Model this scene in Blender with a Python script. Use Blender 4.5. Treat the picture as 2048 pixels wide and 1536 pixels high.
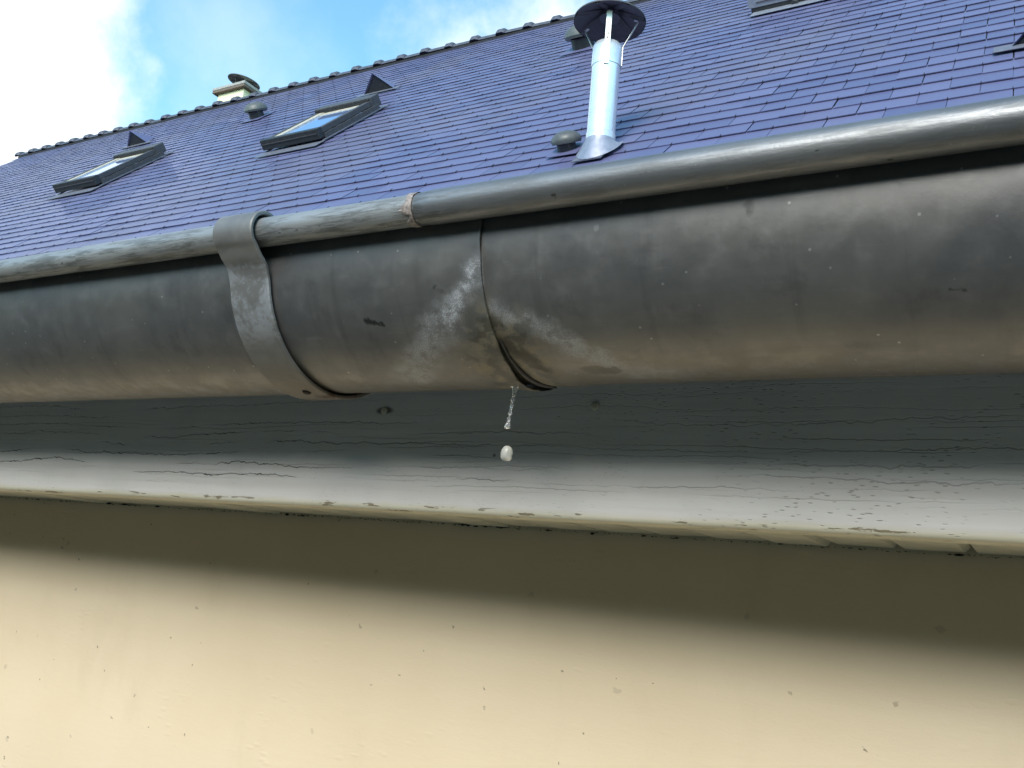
import bpy, math, random
from mathutils import Vector, Matrix, noise
R_ = math.radians
random.seed(7)
sc = bpy.context.scene
for o in list(bpy.data.objects): bpy.data.objects.remove(o)
COL = sc.collection

# ------------------------------------------------------------------ camera, sky, sun, exposure
Z0 = 2.65                                   # height of the camera above the ground
cam = bpy.data.cameras.new('camera'); camo = bpy.data.objects.new('camera', cam); COL.objects.link(camo)
cam.sensor_width = 36; cam.lens = 32.1765; cam.clip_start = 0.01; cam.clip_end = 2000
r = Vector((0.86683, 0.48984, 0.09304)); u = Vector((0.0262, -0.2311, 0.97258)); b = Vector((0.49791, -0.84063, -0.21316))
camo.matrix_world = Matrix(((r.x, u.x, b.x, 0), (r.y, u.y, b.y, 0), (r.z, u.z, b.z, Z0), (0, 0, 0, 1)))
sc.camera = camo
SUN_EL, SUN_AZ = R_(33), R_(8)              # azimuth measured from -Y towards +X
sun_dir = Vector((math.sin(SUN_AZ)*math.cos(SUN_EL), -math.cos(SUN_AZ)*math.cos(SUN_EL), math.sin(SUN_EL)))
sl = bpy.data.lights.new('sun', 'SUN'); sl.energy = 2.2; sl.angle = R_(32); sl.color = (1.0, 0.91, 0.80)
so = bpy.data.objects.new('sun', sl); COL.objects.link(so); so.location = (0, -5, 12)
so.rotation_euler = (-sun_dir).to_track_quat('-Z', 'Y').to_euler()
sc.view_settings.view_transform = 'Standard'; sc.view_settings.look = 'None'
sc.view_settings.exposure = 0.94; sc.view_settings.gamma = 1; sc.view_settings.use_curve_mapping = False

class NT:
    """small helper to write node trees"""
    def __init__(s, tree): s.t = tree; s.n = tree.nodes; s.l = tree.links
    def add(s, kind, **kw):
        n = s.n.new(kind)
        for k, v in kw.items(): setattr(n, k, v)
        return n
    def put(s, sock, v):
        if hasattr(v, 'is_linked') or hasattr(v, 'links'): s.l.new(v, sock)
        elif isinstance(v, (tuple, list)) and len(v) == 3 and sock.type == 'RGBA': sock.default_value = (*v, 1)
        else: sock.default_value = v
    def math(s, op, a, b=0.0, c=0.0, clamp=False):
        n = s.add('ShaderNodeMath', operation=op, use_clamp=clamp)
        s.put(n.inputs[0], a); s.put(n.inputs[1], b); s.put(n.inputs[2], c); return n.outputs[0]
    def vmath(s, op, a, b=(0, 0, 0), out=0):
        n = s.add('ShaderNodeVectorMath', operation=op); s.put(n.inputs[0], a)
        if op == 'SCALE': s.put(n.inputs[3], b)
        else: s.put(n.inputs[1], b)
        return n.outputs[out]
    def mix(s, f, a, b, mode='MIX'):
        n = s.add('ShaderNodeMix', data_type='RGBA', blend_type=mode)
        s.put(n.inputs[0], f); s.put(n.inputs[6], a); s.put(n.inputs[7], b); return n.outputs[2]
    def ramp(s, v, a, b, lo=0.0, hi=1.0, smooth=True):
        n = s.add('ShaderNodeMapRange', interpolation_type='SMOOTHSTEP' if smooth else 'LINEAR')
        s.put(n.inputs[0], v); n.inputs[1].default_value = a; n.inputs[2].default_value = b
        n.inputs[3].default_value = lo; n.inputs[4].default_value = hi; return n.outputs[0]
    def map(s, v, scale=(1, 1, 1), loc=(0, 0, 0)):
        n = s.add('ShaderNodeMapping'); s.put(n.inputs[0], v); n.inputs[1].default_value = loc; n.inputs[3].default_value = scale
        return n.outputs[0]
    def noise(s, v, scale=5, detail=4, rough=.55, dist=0, col=False):
        n = s.add('ShaderNodeTexNoise'); s.put(n.inputs['Vector'], v); n.inputs['Scale'].default_value = scale
        n.inputs['Detail'].default_value = detail; n.inputs['Roughness'].default_value = rough; n.inputs['Distortion'].default_value = dist
        return n.outputs[1 if col else 0]
    def voro(s, v, scale=5, feature='F1', out='Distance', rand=1, dim='3D'):
        n = s.add('ShaderNodeTexVoronoi', feature=feature, voronoi_dimensions=dim); s.put(n.inputs['Vector'], v); n.inputs['Scale'].default_value = scale
        n.inputs['Randomness'].default_value = rand; return n.outputs[out]
    def bump(s, h, dist=.001, strength=1.0, normal=None):
        n = s.add('ShaderNodeBump'); s.put(n.inputs['Height'], h); n.inputs['Distance'].default_value = dist
        n.inputs['Strength'].default_value = strength
        if normal is not None: s.put(n.inputs['Normal'], normal)
        return n.outputs[0]
    def sep(s, v): n = s.add('ShaderNodeSeparateXYZ'); s.put(n.inputs[0], v); return n.outputs
    def comb(s, x, y, z=0.0): n = s.add('ShaderNodeCombineXYZ'); s.put(n.inputs[0], x); s.put(n.inputs[1], y); s.put(n.inputs[2], z); return n.outputs[0]

# sky: Nishita with broken white cloud
w = bpy.data.worlds.new('World'); sc.world = w; w.use_nodes = True
t = NT(w.node_tree); w.node_tree.nodes.clear()
sky = t.add('ShaderNodeTexSky', sky_type='NISHITA'); sky.sun_disc = False; sky.sun_elevation = SUN_EL
sky.sun_rotation = math.pi - SUN_AZ; sky.altitude = 50; sky.air_density = 1.0; sky.dust_density = .15; sky.ozone_density = 1.6
d = t.add('ShaderNodeTexCoord').outputs['Generated']
skyc = t.mix(1.0, sky.outputs[0], (0.146, 0.204, 0.182), 'MULTIPLY')
sep = t.sep(d)
den = t.math('MAXIMUM', t.math('ADD', sep[2], .12), .05)
pl = t.comb(t.math('DIVIDE', sep[0], den), t.math('DIVIDE', sep[1], den), 0.0)
big = t.noise(t.map(pl, loc=(3.1, 1.7, 0)), 1.15, 6, .58, .3)
fine = t.noise(d, 9.0, 7, .6, .4)
def blob(dirv, a, b):                        # a cloud bank in a given direction of the sky
    return t.ramp(t.vmath('DISTANCE', t.vmath('ADD', d, t.vmath('SCALE', t.vmath('SUBTRACT', t.noise(d, 5.5, 6, .6, 0, True), (.5, .5, .5)), .26)), dirv, out=1), a, b, 1, 0)
mask = t.ramp(t.math('ADD', big, t.math('MULTIPLY', t.math('SUBTRACT', fine, .5), .35)), .58, .78)
mask = t.math('MULTIPLY', mask, .5)
mask = t.math('MAXIMUM', mask, blob((-.84, .37, .42), .10, .20))
mask = t.math('MAXIMUM', mask, t.math('MULTIPLY', blob((-.435, .735, .545), .03, .12), .8))
mask = t.math('MAXIMUM', mask, t.math('MULTIPLY', blob((-.50, .69, .52), .01, .10), .6))
mask = t.math('MAXIMUM', mask, t.math('MULTIPLY', blob((-.66, .55, .47), .01, .14), .22))
cloudc = t.mix(t.ramp(fine, .35, .6), (.52, .60, .65), (.74, .77, .79))
out = t.mix(mask, skyc, cloudc)
bg = t.add('ShaderNodeBackground'); t.put(bg.inputs[0], out); bg.inputs[1].default_value = 1.0
wo = t.add('ShaderNodeOutputWorld'); t.l.new(bg.outputs[0], wo.inputs[0])

# ------------------------------------------------------------------ materials
def mat(name):
    m = bpy.data.materials.new(name); m.use_nodes = True; m.node_tree.nodes.clear()
    t = NT(m.node_tree); p = t.add('ShaderNodeBsdfPrincipled'); o = t.add('ShaderNodeOutputMaterial'); t.l.new(p.outputs[0], o.inputs[0])
    return m, t, p
def setp(t, p, **kw):
    N = dict(base='Base Color', rough='Roughness', metal='Metallic', spec='Specular IOR Level', normal='Normal', trans='Transmission Weight', ior='IOR', coat='Coat Weight', alpha='Alpha')
    for k, v in kw.items(): t.put(p.inputs[N[k]], v)
def wpos(t): return t.add('ShaderNodeNewGeometry').outputs['Position']
def opos(t): return t.add('ShaderNodeTexCoord').outputs['Object']
def uvc(t): return t.add('ShaderNodeTexCoord').outputs['UV']
def plain(name, col, rough=.5, metal=0, var=.25, scale=40, bump=0.0004, spec=.5):
    m, t, p = mat(name); v = opos(t)
    n = t.noise(v, scale, 5, .6)
    c2 = tuple(c*(1-var) for c in col)
    setp(t, p, base=t.mix(t.ramp(n, .35, .65), c2, col), rough=t.ramp(n, .3, .7, max(0, rough-.08), min(1, rough+.08)), metal=metal, spec=spec)
    if bump: setp(t, p, normal=t.bump(n, bump, .6))
    return m

def segdist(t, uv, a, b):
    """distance from uv to the segment a-b (metres)"""
    ba = (b[0]-a[0], b[1]-a[1], 0); L2 = ba[0]**2 + ba[1]**2
    pa = t.vmath('SUBTRACT', uv, (a[0], a[1], 0))
    dn = t.add('ShaderNodeVectorMath', operation='DOT_PRODUCT'); t.put(dn.inputs[0], pa); dn.inputs[1].default_value = ba
    h = t.math('DIVIDE', dn.outputs['Value'], L2, clamp=True)
    return t.vmath('LENGTH', t.vmath('SUBTRACT', pa, t.vmath('SCALE', ba, h)), out=1)

def zinc_mat(name, trough=True):
    m, t, p = mat(name); uv = uvc(t)
    n1 = t.noise(uv, 9, 5, .6, .1); n2 = t.noise(uv, 70, 5, .65); n3 = t.noise(t.map(uv, (6, 90, 1)), 1.0, 4, .6); n4 = t.noise(uv, 480, 3, .6)
    if trough:
        col = t.mix(t.ramp(n1, .3, .7), (.150, .152, .158), (.215, .210, .198))
        col = t.mix(t.math('MULTIPLY', t.ramp(n2, .5, .75), .35), col, (.27, .27, .265))
        col = t.mix(t.math('MULTIPLY', t.ramp(n3, .5, .8), .25), col, (.10, .10, .095))
        mot = t.noise(uv, 28, 6, .68, .15); col = t.mix(t.math('MULTIPLY', t.ramp(mot, .46, .68), .4), col, (.23, .23, .215)); col = t.mix(t.math('MULTIPLY', t.ramp(mot, .34, .46, 1, 0), .35), col, (.10, .10, .10))
        fs_ = t.voro(uv, 260, out='Distance'); fc_ = t.sep(t.voro(uv, 260, out='Color')); fk = t.math('MULTIPLY', t.ramp(fs_, .10, .22, 1, 0), t.ramp(fc_[0], .94, .96)); col = t.mix(t.math('MULTIPLY', fk, .7), col, (.45, .45, .43))
        run = t.noise(t.map(uv, (70, 5, 1), (2, 2, 0)), 1.0, 4, .6); col = t.mix(t.math('MULTIPLY', t.ramp(run, .54, .70), .28), col, (.10, .10, .098)); scr = t.ramp(t.math('ABSOLUTE', t.math('SUBTRACT', t.noise(t.map(uv, (4, 120, 1), (9, 2, 0)), 1.0, 2, .5), .5)), 0, .006, 1, 0)
        col = t.mix(t.math('MULTIPLY', t.math('MULTIPLY', scr, t.ramp(mot, .5, .6)), .3), col, (.30, .30, .29))
        # brownish stain towards the belly, painted darker to offset light bouncing from below
        vy = t.sep(uv)[1]
        belly = t.math('MULTIPLY', t.ramp(t.math('ADD', vy, t.math('MULTIPLY', t.math('SUBTRACT', n1, .5), .05)), .065, .10), t.ramp(n2, .2, .75))
        col = t.mix(t.math('MULTIPLY', belly, .62), col, (.115, .098, .066))
        wv = t.vmath('ADD', uv, t.vmath('SCALE', t.vmath('SUBTRACT', t.noise(uv, 60, 4, .6, 0, True), (.5, .5, .5)), .016))
        # damp dirty zone around the leaking seam
        dirt = t.ramp(segdist(t, wv, (-.2405, .060), (-.2450, .100)), .006, .034, 1, 0)
        col = t.mix(t.math('MULTIPLY', dirt, .75), col, t.mix(t.ramp(n2, .4, .65), (.055, .052, .040), (.20, .175, .115)))
        bl2 = t.noise(t.vmath('ADD', uv, t.vmath('SCALE', t.vmath('SUBTRACT', t.noise(uv, 190, 3, .6, 0, True), (.5, .5, .5)), .006)), 75, 3, .5)
        col = t.mix(t.math('MULTIPLY', t.math('MULTIPLY', dirt, t.ramp(bl2, .53, .57)), .6), col, (.26, .225, .15))
        col = t.mix(t.math('MULTIPLY', t.math('MULTIPLY', dirt, t.ramp(bl2, .42, .45, 1, 0)), .6), col, (.05, .045, .032))
        lap_shade = t.ramp(segdist(t, wv, (-.2365, .062), (-.2235, .082)), .001, .0065, 1, 0)  # shade of the gaping lap, painted as a dark strip right of the seam
        col = t.mix(t.math('MULTIPLY', lap_shade, .8), col, (.022, .018, .013))
        # white bloom of zinc salts spreading both sides of the seam
        grain = t.ramp(t.noise(uv, 1500, 4, .75), .38, .62, .25, 1)
        l1 = t.ramp(segdist(t, wv, (-.2410, .020), (-.2680, .047)), .001, .0105, 1, 0)
        l2 = t.ramp(segdist(t, wv, (-.2680, .047), (-.3080, .082)), .002, .016, .72, 0)
        l3 = t.ramp(segdist(t, wv, (-.2350, .041), (-.2080, .057)), .001, .0095, .65, 0)
        l4 = t.ramp(segdist(t, wv, (-.2080, .057), (-.1840, .080)), .002, .0095, .8, 0)
        l5 = t.ramp(segdist(t, wv, (-.1900, .086), (-.1600, .094)), .002, .012, .3, 0)
        lft = t.math('LESS_THAN', t.sep(uv)[0], XSEAM+.0005)
        bl = t.math('ADD', t.math('MULTIPLY', t.math('MAXIMUM', l1, l2), lft), t.math('MULTIPLY', t.math('MAXIMUM', t.math('MAXIMUM', l3, l4), l5), t.math('SUBTRACT', 1.0, lft)))
        bl = t.math('MULTIPLY', bl, t.math('MULTIPLY', grain, t.ramp(t.noise(uv, 110, 5, .7), .36, .60, .25, 1)))
        col = t.mix(t.math('MULTIPLY', bl, 1.0), col, (.58, .60, .64))
        # small scabs, bird specks
        vd = t.voro(uv, 34, out='Distance'); vc = t.voro(uv, 34, out='Color')
        sp = t.math('MULTIPLY', t.ramp(t.math('ADD', vd, t.math('MULTIPLY', t.math('SUBTRACT', n2, .5), .25)), .02, .05, 1, 0), t.ramp(t.sep(vc)[0], .90, .92))
        col = t.mix(t.math('MULTIPLY', sp, .35), col, (.40, .40, .38))
        dsp = t.math('MULTIPLY', t.ramp(t.math('ADD', vd, t.math('MULTIPLY', t.math('SUBTRACT', n2, .5), .5)), .03, .10, 1, 0), t.ramp(t.sep(vc)[1], .84, .86))
        col = t.mix(t.math('MULTIPLY', dsp, .6), col, (.05, .045, .035))
        sc1 = t.ramp(segdist(t, wv, (-.3190, .0415), (-.3070, .0440)), .0006, .0022, 1, 0)
        sc2 = t.ramp(segdist(t, wv, (-.2680, .0270), (-.2655, .0290)), .0004, .0024, .7, 0)
        sc3 = t.ramp(segdist(t, wv, (-.1050, .0040), (-.1035, .0080)), .0008, .0030, .45, 0)
        sc4 = t.ramp(segdist(t, wv, (-.0290, .0500), (-.0230, .0505)), .0003, .0015, .7, 0)
        scc = t.math('MAXIMUM', t.math('MAXIMUM', sc1, sc2), t.math('MAXIMUM', sc3, sc4))
        col = t.mix(scc, col, (.045, .048, .045))
        tg = t.ramp(segdist(t, wv, (-.2000, .0860), (-.1850, .0875)), .003, .0048, .75, 0)   # damp tongue
        col = t.mix(tg, col, (.105, .10, .09))
        rough = t.math('ADD', t.ramp(n2, .3, .7, .40, .52), t.math('MULTIPLY', bl, .25))
        h = t.math('ADD', t.math('ADD', t.math('MULTIPLY', n2, .5), t.math('MULTIPLY', n4, .15)), t.math('MULTIPLY', bl, .6))
        setp(t, p, base=col, rough=rough, metal=t.math('SUBTRACT', .70, t.math('MULTIPLY', t.math('MAXIMUM', bl, dirt), .55)), normal=t.bump(h, .0005, .35))
    else:
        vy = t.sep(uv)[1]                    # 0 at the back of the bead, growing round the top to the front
        col = t.mix(t.ramp(n1, .3, .7), (.19, .20, .212), (.27, .275, .28))
        lf = t.ramp(t.sep(uv)[0], -.275, -.272, 1, 0, False); col = t.mix(lf, col, t.mix(t.ramp(n1, .3, .7), (.27, .285, .29), (.36, .37, .37)))
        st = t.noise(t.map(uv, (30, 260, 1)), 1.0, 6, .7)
        low = t.ramp(t.math('ADD', vy, t.math('MULTIPLY', t.math('SUBTRACT', n2, .5), .012)), .018, .030)  # underside streaks, partly painted shade that deepens the bottom of the bead
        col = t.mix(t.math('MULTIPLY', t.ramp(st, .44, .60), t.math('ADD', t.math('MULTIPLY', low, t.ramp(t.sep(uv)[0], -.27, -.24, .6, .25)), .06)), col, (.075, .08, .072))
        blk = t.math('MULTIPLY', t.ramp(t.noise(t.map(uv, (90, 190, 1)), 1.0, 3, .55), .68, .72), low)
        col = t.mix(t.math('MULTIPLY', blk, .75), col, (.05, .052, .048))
        col = t.mix(t.math('MULTIPLY', t.ramp(n4, .6, .8), .4), col, (.45, .46, .46))
        setp(t, p, base=col, rough=t.ramp(st, .3, .7, .42, .56), metal=t.math('SUBTRACT', .76, t.math('MULTIPLY', lf, .35)), normal=t.bump(t.math('ADD', st, t.math('MULTIPLY', n4, .5)), .0004, .4))
    return m

XSEAM = -.2405
M = {}
M['zinc'] = zinc_mat('weathered_zinc')
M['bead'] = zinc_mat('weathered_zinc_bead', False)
def bracket_mat():
    m, t, p = mat('galvanised_strap'); uv = uvc(t)
    n1 = t.noise(uv, 45, 5, .6, .6); n2 = t.noise(uv, 300, 4, .6)
    vy = t.sep(uv)[1]
    col = t.mix(t.ramp(n1, .35, .65), (.18, .18, .175), (.25, .25, .24))
    blm = t.math('MULTIPLY', t.math('MULTIPLY', t.ramp(vy, .052, .066), t.ramp(vy, .092, .112, 1, 0)), t.ramp(t.math('ADD', n1, t.math('MULTIPLY', t.math('SUBTRACT', n2, .5), .7)), .38, .62))
    col = t.mix(t.math('MULTIPLY', blm, .75), col, (.33, .355, .385))
    low = t.ramp(t.math('ADD', vy, t.math('MULTIPLY', t.math('SUBTRACT', n1, .5), .05)), .115, .150)
    col = t.mix(t.math('MULTIPLY', low, .7), col, (.12, .095, .07))
    rust = t.math('MULTIPLY', low, t.ramp(n1, .62, .68)); col = t.mix(t.math('MULTIPLY', rust, .8), col, (.05, .022, .01))
    setp(t, p, base=col, rough=t.ramp(n1, .3, .7, .48, .62), metal=.35, normal=t.bump(t.math('ADD', n1, t.math('MULTIPLY', n2, .4)), .0005, .5))
    return m
M['strap'] = bracket_mat()
def slate_mat():
    m, t, p = mat('blue_black_slate'); v = wpos(t)
    oi = t.add('ShaderNodeObjectInfo').outputs['Random']; at = t.add('ShaderNodeAttribute', attribute_name='rnd').outputs['Fac']
    rn = t.math('FRACT', t.math('ADD', oi, at))
    big = t.noise(t.map(v, (1, .5, .5)), 1.3, 4, .6); fi = t.noise(v, 60, 4, .6)
    col = t.mix(rn, (.094, .094, .190), (.130, .128, .238))
    col = t.mix(t.math('MULTIPLY', t.ramp(big, .42, .66), .5), col, (.135, .125, .175))
    col = t.mix(t.math('MULTIPLY', t.ramp(fi, .5, .8), .25), col, (.12, .12, .14))
    setp(t, p, base=col, coat=.12, rough=t.math('ADD', t.ramp(big, .35, .65, .36, .46), t.math('MULTIPLY', rn, .08)), spec=.6, normal=t.bump(t.math('ADD', fi, t.math('MULTIPLY', t.noise(v, 9, 2, .5), .8)), .0012, .35))
    p.inputs['Specular Tint'].default_value = (.70, .74, 1.0, 1)
    return m
M['slate'] = slate_mat()
def fascia_mat():
    m, t, p = mat('old_white_wood_paint'); uv = uvc(t); s = t.sep(uv)
    warp = t.vmath('ADD', uv, t.vmath('SCALE', t.vmath('SUBTRACT', t.noise(uv, 55, 3, .6, 0, True), (.5, .5, .5)), .004))
    ring = t.ramp(t.vmath('LENGTH', t.vmath('MULTIPLY', t.vmath('SUBTRACT', uv, (-.395, .109, 0)), (1, 2.2, 0)), out=1), 0, .08, .012, 0)
    grain = t.noise(t.map(warp, (3.2, 130, 1)), 1.0, 5, .55, .2)
    def crackset(N, wob, fw, width, m0, m1, seed):
        row = t.math('ADD', t.math('MULTIPLY', s[1], N), t.math('ADD', t.math('MULTIPLY', t.noise(t.map(uv, (5, 14, 1), (seed, 1, 0)), 1.0, 3, .5), wob), t.math('MULTIPLY', t.noise(t.map(uv, (95, 60, 1), (seed, 4, 0)), 1.0, 3, .6), fw)))
        line = t.ramp(t.math('ABSOLUTE', t.math('SUBTRACT', t.math('FRACT', row), .5)), width*.35, width, 1, 0)
        idn = t.math('FLOOR', row)
        msk = t.ramp(t.noise(t.comb(t.math('MULTIPLY', s[0], 7), t.math('MULTIPLY', idn, 3.7), seed), 1.0, 3, .55), m0, m1)
        return t.math('MULTIPLY', line, msk), msk
    k1, m1_ = crackset(125, 3.0, .7, .060, .44, .58, 2.0)
    k2, m2_ = crackset(330, 5.0, 1.0, .16, .48, .66, 6.0)
    band = t.math('MULTIPLY', t.ramp(s[1], .052, .062), t.ramp(s[1], .096, .108, 1, .35))
    k1 = t.math('MULTIPLY', k1, t.ramp(s[0], -.36, -.22, 1, .45))
    crack = t.math('MULTIPLY', t.math('MAXIMUM', k1, t.math('MULTIPLY', k2, .4)), band)
    # short ticks over the medullary flecks, strongest towards the right
    dash = t.math('MULTIPLY', t.ramp(t.voro(t.map(warp, (140, 520, 1)), 1.0), .10, .27, 1, 0), t.ramp(t.noise(uv, 14, 3, .5), .38, .56))
    dash = t.math('MULTIPLY', dash, t.ramp(s[0], -.30, -.08, .25, 1))
    col = t.mix(t.ramp(grain, .3, .7), (.74, .69, .645), (.80, .76, .715))
    col = t.mix(t.math('MULTIPLY', t.ramp(t.noise(uv, 7, 4, .6), .45, .7), .35), col, (.56, .54, .50))
    yel = t.ramp(t.math('ADD', s[1], t.math('MULTIPLY', t.math('SUBTRACT', t.noise(uv, 20, 3, .5), .5), .004)), .042, .0475, 1, 0)
    col = t.mix(t.math('MULTIPLY', yel, .75), col, (.62, .57, .38))
    col = t.mix(t.math('MULTIPLY', crack, .7), col, (.07, .06, .05))
    col = t.mix(t.math('MULTIPLY', dash, .48), col, (.20, .18, .15))
    chipn = t.noise(t.map(uv, (110, 300, 1)), 1.0, 2, .5)
    chips = t.math('MULTIPLY', t.ramp(chipn, .56, .58), t.math('MULTIPLY', t.ramp(k1, .15, .4), t.math('MULTIPLY', t.ramp(s[0], -.52, -.42, 1, 0), band)))
    knots = t.math('MULTIPLY', t.ramp(t.noise(t.map(uv, (60, 160, 1), (3, 3, 0)), 1.0, 3, .6), .745, .765), t.ramp(s[1], .06, .07)); chips = t.math('MAXIMUM', chips, knots)
    edgechip = t.math('MULTIPLY', t.ramp(t.noise(t.map(uv, (38, 260, 1)), 1.0, 4, .6), .60, .615), t.ramp(s[1], .0440, .0462, 1, 0))
    col = t.mix(chips, col, (.045, .040, .035)); col = t.mix(t.math('MULTIPLY', edgechip, .8), col, (.20, .15, .075))
    vd = t.voro(uv, 30, out='Distance'); vc = t.sep(t.voro(uv, 30, out='Color'))
    spk = t.math('MULTIPLY', t.ramp(vd, .03, .055, 1, 0), t.ramp(vc[0], .78, .80)); col = t.mix(t.math('MULTIPLY', spk, .8), col, (.07, .055, .04))
    kn = t.ramp(t.vmath('LENGTH', t.vmath('MULTIPLY', t.vmath('SUBTRACT', warp, (-.395, .1095, 0)), (.45, 1.2, 0)), out=1), .0022, .0042, 1, 0)
    col = t.mix(t.math('MULTIPLY', kn, .8), col, (.03, .028, .022))
    h = t.math('SUBTRACT', t.math('MULTIPLY', grain, .35), t.math('ADD', t.math('ADD', crack, t.math('MULTIPLY', dash, .5)), t.math('ADD', chips, edgechip)))
    setp(t, p, base=col, rough=.48, spec=.4, normal=t.bump(h, .0007, .7))
    return m
M['fascia'] = fascia_mat()
M['soffit'] = plain('cream_soffit_paint', (.60, .57, .44), .5, 0, .15, 60, .0004)
def wall_mat():
    m, t, p = mat('cream_render'); uv = uvc(t)
    n1 = t.noise(uv, 3, 4, .6); n2 = t.noise(t.map(uv, (50, 130, 1)), 1.0, 5, .6); n3 = t.noise(uv, 600, 3, .6)
    col = t.mix(t.ramp(n1, .3, .7), (.72, .585, .40), (.76, .63, .45))
    col = t.mix(t.math('MULTIPLY', t.ramp(t.noise(t.map(uv, (14, 6, 1)), 1.0, 6, .65), .5, .75), .22), col, (.58, .47, .31))
    col = t.mix(t.math('MULTIPLY', t.ramp(n3, .55, .8), .14), col, (.50, .42, .28))
    warp = t.vmath('ADD', uv, t.vmath('SCALE', t.vmath('SUBTRACT', t.noise(uv, 160, 3, .6, 0, True), (.5, .5, .5)), .010))
    for sc_, th, rnd, amt, seed in ((22, .040, .84, .38, 0), (48, .050, .94, .75, 3), (15, .045, .84, .2, 8)):
        wv = t.map(warp, loc=(seed, seed*.7, 0))
        vd = t.voro(wv, sc_, out='Distance', dim='2D'); vc = t.sep(t.voro(wv, sc_, out='Color', dim='2D'))
        s_ = t.math('MULTIPLY', t.ramp(vd, th*.6, th, 1, 0), t.ramp(vc[1], rnd, rnd+.01))
        col = t.mix(t.math('MULTIPLY', s_, amt), col, (.16, .125, .075))
    pim = t.math('MULTIPLY', t.ramp(t.voro(t.map(uv, (60, 150, 1)), 1.0), .1, .35, 1, 0), t.ramp(t.noise(uv, 8, 3, .5), .5, .65))
    h = t.math('ADD', t.math('ADD', t.math('MULTIPLY', n2, .5), t.math('MULTIPLY', n3, .16)), t.math('MULTIPLY', pim, .35))
    setp(t, p, base=col, rough=.75, spec=.25, normal=t.bump(h, .0009, .5))
    return m
M['wall'] = wall_mat()
M['dark'] = plain('black_metal', (.030, .030, .034), .45, 0, .3)
M['darkgrey'] = plain('charcoal_coated_metal', (.075, .07, .075), .45, .1, .2)
M['greyblue'] = plain('grey_aluminium_flashing', (.34, .35, .42), .42, .5, .12)
M['leadgrey'] = plain('lead_flashing', (.16, .165, .21), .5, .2, .2)
M['ventgrey'] = plain('olive_grey_plastic', (.10, .105, .105), .45, 0, .2)
M['steel'] = plain('stainless_steel', (.86, .86, .90), .27, .6, .03, 20, 0)
M['steel2'] = plain('brushed_zinc_plated_steel', (.62, .61, .58), .4, .6, .15)
M['cowlgrey'] = plain('dark_grey_cowl', (.10, .095, .10), .5, .2, .3)
M['cream'] = plain('cream_chimney_render', (.78, .72, .50), .8, 0, .06, 20)
M['brown'] = plain('brown_cap_edge', (.16, .115, .09), .7, 0, .3)
M['concrete'] = plain('grey_concrete', (.36, .34, .32), .8, 0, .25)
M['wood'] = plain('pale_frame_inside', (.50, .44, .36), .5, 0, .2)
M['ridge'] = plain('slate_grey_ridge_tile', (.080, .084, .115), .55, 0, .35, 25, .002)
M['deck'] = plain('roof_underlay', (.012, .012, .016), .9, 0, .2)
M['solder'] = plain('pinkish_solder_crust', (.42, .36, .33), .7, .1, .45, 500, .0008)
M['joint_gap'] = plain('black_joint_gap', (.022, .022, .022), .5, 0, .4, 200, .0006)
M['grime'] = plain('blackish_dirt', (.035, .03, .02), .9, 0, .5)
def glass_mat():
    m, t, p = mat('window_glass'); setp(t, p, base=(.40, .56, 1.0), rough=.05, spec=1.0, metal=.75); return m
M['glass'] = glass_mat()
def water_mat(name, trans, base, rough):
    m, t, p = mat(name); setp(t, p, base=base, rough=rough, trans=trans, ior=1.33); return m
M['water'] = water_mat('clear_water', .82, (1, 1, 1), .03)
M['milk'] = water_mat('hazy_water', .55, (.74, .72, .65), .12)
def ground_mat():
    m, t, p = mat('gravel_ground'); v = wpos(t)
    n = t.noise(v, 25, 5, .65); b_ = t.noise(v, .6, 4, .5)
    setp(t, p, base=t.mix(t.ramp(n, .3, .7), t.mix(b_, (.19, .155, .115), (.24, .195, .145)), (.32, .265, .20)), rough=.9, normal=t.bump(n, .01, .8)); return m
M['ground'] = ground_mat()

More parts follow.
